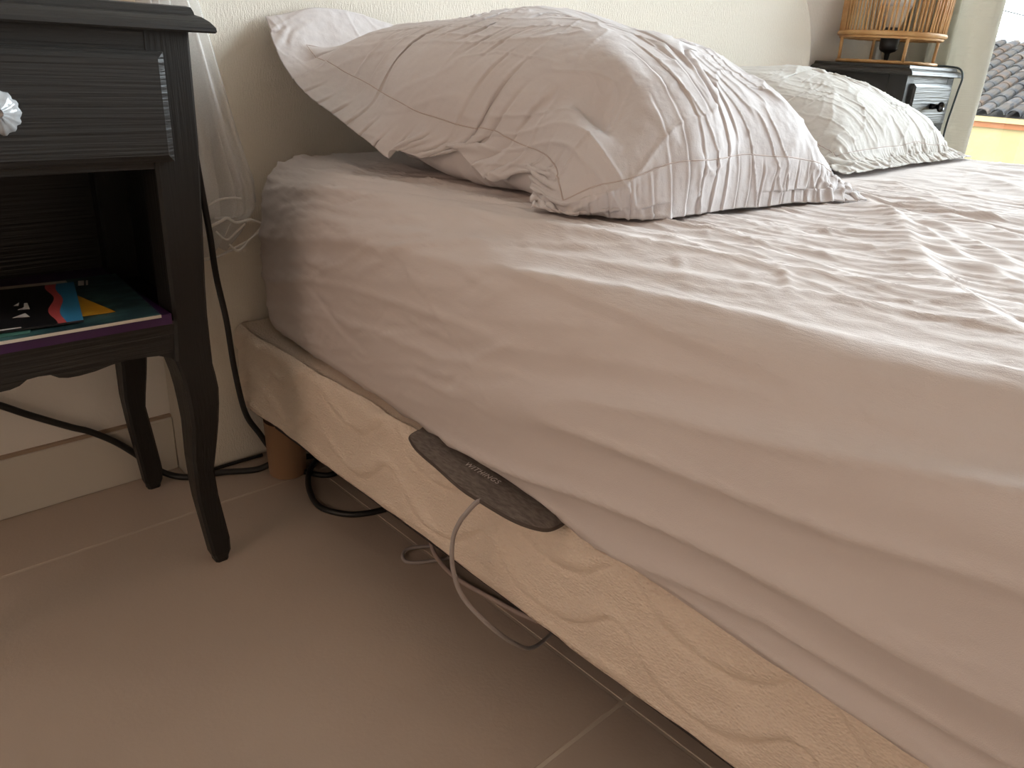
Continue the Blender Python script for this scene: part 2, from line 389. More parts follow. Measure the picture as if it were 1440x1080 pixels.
# ================================================================== MATTRESS AND SHEET
MZ = 0.456
def xleft(y): return 0.396 + 0.075 * y
def build_sheet():
    prof = []   # (u, z, fixed): u = offset from the left side for the left half, absolute later
    R = 0.068; RX = 0.115
    left = [(.060, .2285), (.045, .228), (.030, .2275), (.018, .228), (.010, .2315), (.004, .238)]
    for z in np.linspace(.243, MZ - R, 42): left.append((-0.006 * math.sin(math.pi * (z - .238) / (MZ - R - .238)), z))
    left += [(RX - RX * math.cos(a), MZ - R + R * math.sin(a)) for a in np.linspace(0.06, math.pi / 2, 34)]
    xs = list(np.linspace(RX + .003, 0.80, 250)) + list(np.linspace(0.81, 1.30, 70))
    left += [(x, MZ) for x in xs]
    Rr = 0.05; XRt = 1.775
    left = np.array(left)
    y = np.concatenate([np.linspace(-0.87, -0.06, 40), np.linspace(-0.055, 0.93, 300), np.linspace(0.933, 1.0335, 36)])
    n, m = len(y), len(left)
    Yg = np.repeat(y[:, None], m, 1); Ug = np.repeat(left[None, :, 0], n, 0); Zg = np.repeat(left[None, :, 1], n, 0)
    kh = 1 - .5 * sst(.50, .90, Yg); Ug = Ug * (kh + (1 - kh) * sst(.05, .35, Ug))
    xl = xleft(Yg)
    umax = left[-1, 0]
    XRv = XRt - Rr
    # x: left part keeps its shape, far part is stretched to reach the right side
    tt = np.clip(Ug / umax, 0, 1)
    Xg = np.where(Zg < MZ - 1e-6, xl + Ug, xl + Ug + (XRv - (xl + umax)) * tt ** 3)
    # rounded vertical corner at the head
    Rc = 0.085; yc = 1.0335 - Rc
    q = np.clip((Yg - yc) / Rc, 0, 1); cc = Rc * (1 - np.sqrt(np.clip(1 - q * q, 0, 1)))
    wl = np.clip(1 - Ug / 0.30, 0, 1)
    Xg = Xg + cc * wl * 0.95
    # sagging crown and rounded head edge
    Zt = 0.0 * Zg
    topm = sst(.40, .455, Zg)
    Zt += topm * (-0.035 * np.clip((Yg - 0.985) / 0.05, 0, 1) ** 2)
    Zg = Zg + Zt + topm * 0.004 * sn(Xg * 2.3, Yg * 2.1, 77)
    Pt = np.stack([Xg, Yg, Zg], 2)
    Nn = -normals(Pt)
    if Nn[n // 2, m // 2, 2] < 0: Nn = -Nn
    arcl = np.concatenate([[0], np.cumsum(np.linalg.norm(np.diff(left, axis=0), axis=1))])
    S = np.repeat(arcl[None, :], n, 0)
    q1 = S + 0.16 * Yg + 0.012 * sn(S * 9, Yg * 4, 1)
    side = 1 - sst(0.24, 0.40, S)          # 1 on the side, 0 on top
    headz = sst(0.45, 0.95, Yg)
    d = np.zeros_like(S)
    # long soft drape folds along the bed
    d += (0.0065 * sn(q1 / 0.055, Yg / 0.9, 21) + 0.0035 * sn(q1 / 0.028, Yg / 0.55, 22)) * (1 - 0.55 * headz) * (.5 + .5 * side)
    rg = ridge(q1 / 0.045, Yg / 0.8, 23, 3.2); d += 0.0058 * (rg - 0.25) * (1 - 0.4 * headz) * (.6 + .4 * side) * (0.5 + vn(S * 4, Yg * 3, 9))
    rg = ridge(q1 / 0.022 + 3, Yg / 0.35, 24, 3.5); d += 0.0014 * (rg - 0.25)
    # fine creases
    w2 = 0.25 + 0.75 * (1 - side) + 0.35 * headz * side
    q2 = S + 0.28 * Yg + 0.01 * sn(S * 14, Yg * 9, 31)
    d += w2 * 0.0013 * (ridge(q2 / 0.012, Yg / 0.16, 25, 5) - .2)
    q3 = S - 0.10 * Yg + 0.012 * sn(S * 11, Yg * 12, 32)
    d += w2 * 0.0015 * (ridge(q3 / 0.020 + 7, Yg / 0.30, 26, 7) - .15)
    q4 = S + 1.1 * Yg
    d += w2 * 0.0014 * (ridge(q4 / 0.05, (Yg - S) / 0.25, 27, 10) - .1) + w2 * 0.0012 * (ridge((S - .7 * Yg) / .06, (Yg + S) / .2, 33, 10) - .1)
    d += (1 - side) * 0.0004 * sn(S / .004, Yg / .05, 28) + side * headz * 0.0006 * sn(S / .006, Yg / .03, 29)
    # sharp single creases, mostly running along the bed
    rc = np.random.RandomState(11)
    for k in range(330):
        hd_ = k >= 230
        s0 = rc.uniform(.03, .5 if hd_ else .85); y0 = rc.uniform(.45, 1.0) if hd_ else rc.uniform(-.02, 1.0); ln = rc.uniform(.03, .17) * (1.0 if s0 > .3 else .7); sl = rc.normal(-.22, .10) if rc.rand() < .8 else rc.uniform(-2.0, 1.2)
        if s0 < .3 and y0 < .45 and rc.rand() < .7: continue
        if hd_: sl = rc.normal(-.35, .35); ln = rc.uniform(.02, .10)
        if abs(sl) > .6: ln *= .25
        h = rc.uniform(.0008, .0024) * rc.choice((1, 1, -1)) * (1.5 if hd_ else 1); wd = rc.uniform(.0018, .0042); cv = rc.uniform(-1.2, 1.2)
        mk_ = (np.abs(Yg - y0) < ln) & (np.abs(S - s0) < ln * abs(sl) + .05)
        if not mk_.any(): continue
        yy = Yg[mk_] - y0; ds = (S[mk_] - s0 - sl * yy - cv * yy * yy + .003 * sn(yy * 40, yy * 0, k)) / math.sqrt(1 + sl * sl)
        d[mk_] += h * (np.exp(-np.abs(ds) / wd) - .35 * np.exp(-np.abs(ds + 2.2 * wd) / (1.6 * wd))) * (1 - (yy / ln) ** 2)
    # single folds seen on the top
    def fold(pts, h, sg, ex=1.0):
        nonlocal d
        Pq = smooth_path(pts, 6); best = np.full(S.shape, 9.0); tb = np.zeros(S.shape); sd = np.zeros(S.shape)
        msk = (Xg > Pq[:, 0].min() - .12) & (Xg < Pq[:, 0].max() + .12) & (Yg > Pq[:, 1].min() - .12) & (Yg < Pq[:, 1].max() + .12) & (S > .25)
        xx, yy = Xg[msk], Yg[msk]; bb = best[msk]; bt = tb[msk]; bs = sd[msk]
        for i in range(len(Pq) - 1):
            a, b = Pq[i], Pq[i + 1]; ab = b - a; L2 = ab @ ab + 1e-12
            t = np.clip(((xx - a[0]) * ab[0] + (yy - a[1]) * ab[1]) / L2, 0, 1)
            dx, dy = xx - a[0] - t * ab[0], yy - a[1] - t * ab[1]; dd = np.hypot(dx, dy)
            sgn = np.sign(ab[0] * dy - ab[1] * dx); k = dd < bb
            bb = np.where(k, dd, bb); bt = np.where(k, (i + t) / (len(Pq) - 1), bt); bs = np.where(k, sgn, bs)
        wdt = np.where(bs > 0, sg, sg * ex)
        d[msk] += .52 * h * np.exp(-(bb / wdt) ** 1.5) * np.sin(math.pi * np.clip(bt * .9 + .08, 0, 1)) ** .5
    fold([(.99, .42), (.921, .365), (.814, .295), (.735, .254), (.655, .209), (.599, .173), (.562, .139), (.52, .09), (.47, .02)], .016, .014, 2.2)
    fold([(.90, .36), (.849, .311), (.808, .266), (.761, .229), (.70, .18), (.64, .12), (.58, .05)], .010, .010, 1.8)
    fold([(.93, .34), (.884, .292), (.829, .243), (.787, .205), (.739, .165), (.66, .09)], .009, .009, 2.0)
    fold([(1.05, .40), (.98, .32), (.90, .24), (.82, .16), (.75, .08)], .010, .012, 1.8)
    fold([(1.25, .50), (1.12, .40), (1.0, .29), (.92, .20)], .008, .012, 1.6)
    fold([(.442, .45), (.440, .268), (.444, .179), (.45, .141), (.46, .086), (.47, .0)], .006, .013, 1.6)
    fold([(.52, .62), (.487, .592), (.46, .50), (.451, .438), (.442, .328), (.43, .2)], .004, .011, 1.4)
    fold([(.60, .36), (.60, .30), (.585, .25), (.565, .20)], .006, .007, 1.4)
    fold([(.70, .40), (.74, .35), (.73, .30)], .004, .004, 1.3)
    fold([(1.5, .45), (1.3, .30), (1.15, .15), (1.0, .0)], .009, .014, 1.6)
    edge = sst(.0, .09, S)
    d *= (0.12 + 0.88 * edge)
    # the pillows press the sheet flat
    calm = sst(.585, .66, Xg) * sst(.45, .53, Yg) * (1 - sst(1.70, 1.74, Xg)); d *= 1 - .9 * calm
    d = np.where(S > .3, np.clip(d, -.02, .016), d)
    Pt = Pt + Nn * d[..., None]
    # hem waviness
    hemw = 1 - sst(.02, .10, S)
    Pt[..., 0] += hemw * 0.003 * sn(Yg * 7, S * 0, 41)
    Pt[..., 2] = np.where(Pt[..., 0] > BX0 - .002, np.maximum(Pt[..., 2], BZ1 + .0012), Pt[..., 2])
    padm = sst(.366, .380, Yg) * (1 - sst(.594, .608, Yg)) * (Pt[..., 2] < .26) * (Pt[..., 0] > .395)
    Pt[..., 2] = np.where(padm > .01, np.maximum(Pt[..., 2], .2352 * padm + (1 - padm) * .2275), Pt[..., 2])
    Pt[..., 1] = np.minimum(Pt[..., 1], 1.034)
    # right side of the bed, simple drop
    last = Pt[:, -1, :]
    cols = []
    for a in np.linspace(15, 90, 6):
        ra = math.radians(a); c = last.copy(); c[:, 0] += Rr * math.sin(ra); c[:, 2] -= Rr * (1 - math.cos(ra)); cols.append(c)
    for z in (.36, .30, .24, .229):
        c = last.copy(); c[:, 0] += Rr; c[:, 2] = z; cols.append(c)
    Pt = np.concatenate([Pt, np.stack(cols, 1)], 1)
    # foot end drop
    foot = []
    for z, yo in ((.44, .012), (.40, .025), (.32, .028), (.24, .026)):
        c = Pt[0].copy(); c[:, 1] -= yo; c[:, 2] = np.minimum(c[:, 2], z); foot.append(c)
    Pt = np.concatenate([np.stack(foot[::-1], 0), Pt], 0)
    return Pt
sheetP = build_sheet()
V, F = grid(sheetP)
sheet = tag(mk('fitted_sheet', V, F, M_sheet, None, True, loc=(1.1, 0.08, 0.229)), 'crumpled mauve-grey fitted sheet stretched over the mattress', 'bed sheet')
tag(mk('mattress', *box(0.515, 1.70, -0.84, 1.005, 0.2275, 0.415, .03, 3), mat('white_ticking', (.7, .68, .64), .9), None, True), 'thick mattress wholly wrapped in the mauve-grey fitted sheet', 'mattress')

# ================================================================== HEADBOARD
def headboard():
    x0, x1, z1, R = 0.358, 1.997, 0.82, 0.235
    poly = [(x0, 0.0)] + arc(x0 + R, z1 - R, R, 180, 90, 20) + arc(x1 - R, z1 - R, R, 90, 0, 20) + [(x1, 0.0)]
    bm = bmesh.new(); vs = [bm.verts.new((a, 1.036, b)) for a, b in poly]; f = bm.faces.new(vs)
    r = bmesh.ops.extrude_face_region(bm, geom=[f]); 
    for g in r['geom']:
        if isinstance(g, bmesh.types.BMVert): g.co.y = 1.079
    ed = [e for e in bm.edges if all(abs(v.co.y - 1.036) < 1e-6 for v in e.verts)]
    bmesh.ops.bevel(bm, geom=ed, offset=.006, segments=3, profile=.5, affect='EDGES')
    bm.normal_update(); bm.verts.index_update()
    V = [tuple(v.co) for v in bm.verts]; F = [[v.index for v in q.verts] for q in bm.faces]; bm.free(); return V, F
tag(mk('headboard', *headboard(), M_head, None), 'tall cream textured headboard with rounded top corners, standing behind the bed', 'headboard')

# ================================================================== PILLOWS
def bil(A, B, C, D, u, v):
    A, B, C, D = map(np.array, (A, B, C, D))
    return ((1 - u) * (1 - v))[..., None] * A + ((1 - u) * v)[..., None] * B + (u * v)[..., None] * C + (u * (1 - v))[..., None] * D
def bedz(x, y): return MZ + 0.006
def relax(X, tgt, hu, hv, inner, press, katt, kin, iters, bend, seed, zmin, ymax):
    """let a woven sheet of fixed thread length settle on its pad: it puckers where the seam is shorter than the cloth"""
    X = X.astype(np.float32); T = tgt.astype(np.float32); prev = X.copy()
    hd = math.hypot(hu, hv); kk = np.where(inner, kin, katt).astype(np.float32)[..., None]
    pin = inner.astype(np.float32)[..., None] * np.float32(press)
    def solve(a, b, L, k, lim=False):
        d = b - a; l = np.sqrt((d * d).sum(-1, keepdims=True)) + 1e-9
        c = (l - L) / l * (0.5 * k)
        if lim: c = np.minimum(c, 0)
        d *= c; a += d; b -= d
    I_, J_ = np.meshgrid(np.arange(X.shape[0]) * hu, np.arange(X.shape[1]) * hv, indexing='ij')
    kk = kk * (.15 + 2.6 * vn(I_ / .09, J_ / .09, seed + 40) ** 2.2).astype(np.float32)[..., None]
    Lu = (hu * (1 + .05 * sn(I_ / .06, J_ / .09, seed + 41) + .03 * sn(I_ / .02, J_ / .03, seed + 43))).astype(np.float32)[..., None]; Lv = (hv * (1 + .05 * sn(I_ / .09, J_ / .06, seed + 42) + .03 * sn(I_ / .03, J_ / .02, seed + 44))).astype(np.float32)[..., None]
    tu = np.linalg.norm(np.diff(T, axis=0), axis=2).mean(0) * 1.055; tv = np.linalg.norm(np.diff(T, axis=1), axis=2).mean(1) * 1.07
    ru = np.where(inner.any(0), np.minimum(1, tu * 1.005 / hu), np.minimum(1, tu / hu)).astype(np.float32); rv = np.where(inner.any(1), np.minimum(1, tv * 1.04 / hv), np.minimum(1, tv / hv)).astype(np.float32)
    Lu = Lu * ru[None, :, None]; Lv = Lv * rv[:, None, None]
    dU = np.linalg.norm(np.diff(T, axis=0), axis=2); dU = np.concatenate([dU, dU[-1:]], 0)[..., None]
    dV = np.linalg.norm(np.diff(T, axis=1), axis=2); dV = np.concatenate([dV, dV[:, -1:]], 1)[..., None]
    ring = ~inner[..., None]
    Lu = np.where(ring, np.minimum(Lu, 1.03 * dU), Lu).astype(np.float32); Lv = np.where(ring, np.minimum(Lv, 1.03 * dV), Lv).astype(np.float32)
    for it in range(iters):
        v = (X - prev) * np.float32(.86); prev = X.copy()
        n = np.cross(np.gradient(X, axis=0), np.gradient(X, axis=1)); n /= np.linalg.norm(n, axis=2)[..., None] + 1e-9
        if it == 0: sgn = np.float32(1 if n[X.shape[0] // 2, X.shape[1] // 2, 2] > 0 else -1)
        X = X + v + pin * n * sgn + kk * (T - X)
        for rep in range(2):
            for o in (0, 1):
                m = (X.shape[0] - o) // 2; solve(X[o:o + 2 * m:2], X[o + 1:o + 1 + 2 * m:2], Lu[o:o + 2 * m:2], 1.0)
                m = (X.shape[1] - o) // 2; solve(X[:, o:o + 2 * m:2], X[:, o + 1:o + 1 + 2 * m:2], Lv[:, o:o + 2 * m:2], 1.0)
            for o in (0, 1):
                m = (X.shape[0] - o) // 2
                solve(X[o:o + 2 * m:2, :-1], X[o + 1:o + 1 + 2 * m:2, 1:], hd, .25)
                solve(X[o:o + 2 * m:2, 1:], X[o + 1:o + 1 + 2 * m:2, :-1], hd, .25)
        for st in (2, 4):
            for o in range(st):
                for q in range(0, 1):
                    idx = np.arange(o, X.shape[0] - st, 2 * st)
                    if len(idx):
                        a = X[idx]; b = X[idx + st]; solve(a, b, hu * st, bend, True); X[idx] = a; X[idx + st] = b
                    idx = np.arange(o, X.shape[1] - st, 2 * st)
                    if len(idx):
                        a = X[:, idx].copy(); b = X[:, idx + st].copy(); solve(a, b, hv * st, bend, True); X[:, idx] = a; X[:, idx + st] = b
        X[..., 2] = np.maximum(X[..., 2], zmin); X[..., 1] = np.minimum(X[..., 1], ymax)
    return X.astype(float)
def upsample(Q):
    for ax in (0, 1):
        Q = np.swapaxes(Q, 0, ax); n = Q.shape[0]
        pd = np.concatenate([2 * Q[:1] - Q[1:2], Q, 2 * Q[-1:] - Q[-2:-1]], 0)
        mid = (-pd[:-3] + 9 * pd[1:-2] + 9 * pd[2:-1] - pd[3:]) / 16
        out = np.zeros((2 * n - 1,) + Q.shape[1:]); out[::2] = Q; out[1::2] = mid; Q = np.swapaxes(out, 0, ax)
    return Q
def pillow(name, label, quad, outer, T0, eu, ev, sk, Tb, material, seed, n, slack=.28, iters=170, press=.00006, kin=.026, katt=.08, bend=.22, dents=(), seamline=None, frontline=None):
    root = empty(name, tuple(np.mean(np.array(quad), 0) * np.array([1, 1, 0]) + np.array([0, 0, MZ])), label, 'pillow', 'pillows at the head of the bed')
    g = np.linspace(0, 1, n); u, v = np.meshgrid(g, g, indexing='ij')
    ed = np.clip(16 * u * (1 - u) * v * (1 - v), 0, 1) ** .5      # the cloth lies unevenly on the pad: here slack, there taut
    u, v = (u + ed * (.030 * sn(u * 5, v * 5, seed + 60) + .014 * sn(u * 11, v * 11, seed + 61)), v + ed * (.030 * sn(u * 5, v * 5, seed + 62) + .014 * sn(u * 11, v * 11, seed + 63)))
    w = np.clip(1 - np.abs(2 * u - 1) ** 2.2, 0, 1) ** eu * np.clip(1 - np.abs(2 * v - 1) ** 2.2, 0, 1) ** ev * (1 + sk * (2 * u - 1))
    t = np.array([0, -.15, 1.0]); t /= np.linalg.norm(t)
    base = bil(*quad, u, v); top = base + T0 * w[..., None] * t
    if seamline is not None:
        sp = smooth_path(seamline, 16); L = np.concatenate([[0], np.cumsum(np.linalg.norm(np.diff(sp, axis=0), axis=1))])
        cur = np.stack([np.interp(g, L / L[-1], sp[:, k]) for k in range(3)], 1)
        top = top + ((1 - u) ** 5)[..., None] * (cur - base[0])[None]
        base = base + ((1 - u) ** 5)[..., None] * (cur - base[0])[None]
    if frontline is not None:
        sp = smooth_path(frontline, 16); L = np.concatenate([[0], np.cumsum(np.linalg.norm(np.diff(sp, axis=0), axis=1))])
        cur = np.stack([np.interp(g, L / L[-1], sp[:, k]) for k in range(3)], 1)
        dl = (cur - base[:, -1])[:, None] * (v ** 5)[..., None]; top = top + dl; base = base + dl
    for (du_, dv_, r_, h_) in dents:
        top[..., 2] += h_ * np.exp(-((u - du_) ** 2 + (v - dv_) ** 2) / r_ ** 2)
    top = top + (w * (.007 * sn(u * 4.5, v * 4.5, seed + 50) + .005 * sn(u * 9 + v * 3, v * 4 - u * 2, seed + 51)))[..., None] * t
    lu = np.linalg.norm(np.diff(top, axis=0), axis=2).sum(0); lv = np.linalg.norm(np.diff(top, axis=1), axis=2).sum(1)
    hu = (lu.min() * (1 - slack * .26) + lu.max() * slack * .26) / (n - 1); hv = (lv.min() * (1 - slack) + lv.max() * slack) / (n - 1)
    nf = int(round(.054 / (.5 * (hu + hv)))); Mx = n + 2 * nf
    # outer edge per lattice index
    op = []
    for side in outer:
        sp = smooth_path(side, 24); L = np.concatenate([[0], np.cumsum(np.linalg.norm(np.diff(sp, axis=0), axis=1))])
        s = np.linspace(0, L[-1], Mx); op.append(np.stack([np.interp(s, L, sp[:, k]) for k in range(3)], 1))
    E_l, E_f, E_r, E_b = op[0], op[1], op[2][::-1], op[3][::-1]
    T = np.zeros((Mx, Mx, 3)); a, b = nf, nf + n; T[a:b, a:b] = top
    for r in range(nf):
        k = 1 - r / nf
        T[r, a:b] = top[0] * (1 - k) + E_l[a:b] * k; T[Mx - 1 - r, a:b] = top[-1] * (1 - k) + E_r[a:b] * k
        T[a:b, r] = top[:, 0] * (1 - k) + E_b[a:b] * k; T[a:b, Mx - 1 - r] = top[:, -1] * (1 - k) + E_f[a:b] * k
    for (ci, cj, eu_, ev_, cor) in ((0, 0, E_b[nf], E_l[nf], E_l[0]), (0, 1, E_f[nf], E_l[Mx - 1 - nf], E_l[-1]), (1, 0, E_b[Mx - 1 - nf], E_r[nf], E_r[0]), (1, 1, E_f[Mx - 1 - nf], E_r[Mx - 1 - nf], E_r[-1])):
        c = top[-ci, -cj]
        for r1 in range(nf):
            for r2 in range(nf):
                k1, k2 = 1 - r1 / nf, 1 - r2 / nf           # k1 outward along u, k2 outward along v
                i = r1 if ci == 0 else Mx - 1 - r1; j = r2 if cj == 0 else Mx - 1 - r2
                T[i, j] = c * (1 - k1) * (1 - k2) + ev_ * k1 * (1 - k2) + eu_ * (1 - k1) * k2 + cor * k1 * k2
    inner = np.zeros((Mx, Mx), bool); inner[a:b, a:b] = True
    I, J = np.meshgrid(np.arange(Mx), np.arange(Mx), indexing='ij')
    nn = normals(T); nn = nn if nn[Mx // 2, Mx // 2, 2] > 0 else -nn
    jit = .004 * sn(I * hu / .022, J * hv / .022, seed) + .005 * sn(I * hu / .05, J * hv / .05, seed + 1) + .004 * sn((I * hu * .8 + J * hv * .6) / .03, (J * hv * .8 - I * hu * .6) / .2, seed + 2)
    X = relax(T + nn * jit[..., None], T, hu, hv, inner, press, katt, kin, iters, bend, seed, MZ + .006, 1.029)
    X = upsample(X); Mx = X.shape[0]; a, b = 2 * nf, 2 * (nf + n - 1) + 1; hu /= 2; hv /= 2
    # fine ironed-in creases
    I, J = np.meshgrid(np.arange(Mx), np.arange(Mx), indexing='ij'); pa, pb = I * hu, J * hv
    c1 = pa * .94 - pb * .34 + .01 * sn(pa * 14, pb * 14, seed + 9); c2 = pa * .4 + pb * .92 + .012 * sn(pa * 12, pb * 12, seed + 8)
    fine = (.7 + 1.1 * np.clip(J / Mx * 1.5 - .5, 0, 1)) * .0015 * (ridge(c1 / .020, c2 / .10, seed + 10, 7) - .12) + (.7 + 1.1 * np.clip(J / Mx * 1.5 - .5, 0, 1)) * .0014 * (ridge(c2 / .026, c1 / .12, seed + 11, 8) - .1) + .00035 * sn(pa / .008, pb / .008, seed + 12)
    nn = normals(X); nn = nn if nn[Mx // 2, Mx // 2, 2] > 0 else -nn
    X = X + nn * fine[..., None]
    X[..., 2] = np.maximum(X[..., 2], MZ + .004); X[..., 1] = np.minimum(X[..., 1], 1.031)
    topS = X[a:b, a:b]; m = topS.shape[0]
    # underside
    gg = np.linspace(0, 1, m); u, v = np.meshgrid(gg, gg, indexing='ij')
    w = np.clip(1 - np.abs(2 * u - 1) ** 2.2, 0, 1) ** eu * np.clip(1 - np.abs(2 * v - 1) ** 2.2, 0, 1) ** ev
    base = bil(*quad, u, v); D = topS - base
    Dd = D[:1] * (1 - u)[..., None] + D[-1:] * u[..., None] + D[:, :1] * (1 - v)[..., None] + D[:, -1:] * v[..., None]
    Dd -= ((1 - u) * (1 - v))[..., None] * D[0, 0] + (u * (1 - v))[..., None] * D[-1, 0] + ((1 - u) * v)[..., None] * D[0, -1] + (u * v)[..., None] * D[-1, -1]
    Pb = base + Dd - Tb * (w ** .8)[..., None] * t + (w * .006 * (ridge(v / .05 + sn(u * 6, v * 6, seed + 20), u / .2, seed + 21, 2) - .4))[..., None] * np.array([-.6, 0, -.8])
    Pb[..., 2] = np.maximum(Pb[..., 2], MZ + .004); Pb[..., 1] = np.minimum(Pb[..., 1], 1.0295)
    mb = MB(); mb.add(*grid(topS)); ii = np.unique(np.concatenate([np.arange(0, m, 3), [m - 1]]))
    Vb, Fb = grid(Pb[np.ix_(ii, ii)]); mb.add(Vb, [f[::-1] for f in Fb])
    mb.obj('cushion_cover', material, root, True)
    idx = np.arange(Mx * Mx).reshape(Mx, Mx); keep = np.ones((Mx - 1, Mx - 1), bool); keep[a:b - 1, a:b - 1] = False
    q = np.stack([idx[:-1, :-1], idx[1:, :-1], idx[1:, 1:], idx[:-1, 1:]], 2)[keep]
    us = np.unique(q); re = np.zeros(Mx * Mx, int); re[us] = np.arange(len(us))
    fo = mk('flange', X.reshape(-1, 3)[us], re[q].tolist(), material, root, True)
    md = fo.modifiers.new('thickness', 'SOLIDIFY'); md.thickness = .0014; md.offset = 0
    lp = np.concatenate([topS[0, :-1], topS[:-1, -1], topS[-1, ::-1][:-1], topS[::-1, 0][:-1]])
    ln = nn[a:b, a:b]; ln = np.concatenate([ln[0, :-1], ln[:-1, -1], ln[-1, ::-1][:-1], ln[::-1, 0][:-1]])
    lp = lp + ln * .0004; lp[:, 1] = np.minimum(lp[:, 1], 1.028)
    mk('seam', *tube(lp[::2], .0008, 5, close=True, raw=True), M_stitch, root, True)
    return root
pillow('pillow', 'large lilac-grey frilled pillow leaning on the headboard, nearest of the two',
       ((.557, .98, .598), (.545, .487, .470), (.930, .425, .487), (1.07, .93, .52)),
       [[(.518, 1.024, .622), (.511, .98, .584), (.511, .93, .545), (.523, .87, .517), (.534, .81, .49), (.537, .785, .478), (.539, .77, .490), (.557, .73, .485), (.566, .705, .503), (.568, .68, .481), (.570, .655, .472), (.575, .64, .471), (.584, .625, .486), (.588, .605, .494), (.574, .58, .478), (.545, .54, .463)],
        [(.545, .540, .463), (.548, .512, .462), (.580, .475, .462), (.622, .443, .462), (.700, .436, .463), (.780, .428, .464), (.85, .416, .466), (.936, .386, .464)],
        [(.936, .386, .464), (.975, .44, .475), (1.05, .60, .49), (1.12, .80, .50), (1.14, .985, .52)],
        [(1.14, .985, .52), (1.0, 1.025, .56), (.85, 1.028, .61), (.70, 1.027, .637), (.60, 1.026, .644), (.520, 1.024, .622)]],
       .122, .40, .55, .06, .11, M_pillow, 100, 150, dents=((.16, .86, .05, -.036), (.06, .94, .05, .012), (.26, .80, .05, .014), (.10, .76, .045, -.016), (.05, .05, .05, -.02)), seamline=[(.549, .985, .598), (.551, .93, .564), (.563, .86, .541), (.561, .78, .527), (.573, .70, .513), (.588, .63, .501), (.581, .565, .502), (.545, .500, .468)], frontline=[(.545, .500, .468), (.575, .462, .486), (.64, .437, .500), (.74, .434, .503), (.835, .428, .501), (.925, .425, .488)])
pillow('pillow', 'pale grey-white frilled pillow lying flat beside the far black nightstand',
       ((1.22, .98, .54), (1.21, .555, .480), (1.68, .552, .475), (1.76, .98, .50)),
       [[(1.18, 1.02, .545), (1.165, .80, .50), (1.17, .60, .475), (1.180, .525, .463)],
        [(1.180, .525, .463), (1.30, .525, .463), (1.45, .535, .464), (1.60, .530, .464), (1.728, .530, .463)],
        [(1.728, .530, .463), (1.745, .66, .475), (1.79, .85, .485), (1.81, 1.01, .50)],
        [(1.81, 1.01, .50), (1.6, 1.025, .53), (1.4, 1.026, .56), (1.18, 1.02, .545)]],
       .096, .40, .55, .0, .09, M_pillow2, 200, 110, iters=130)

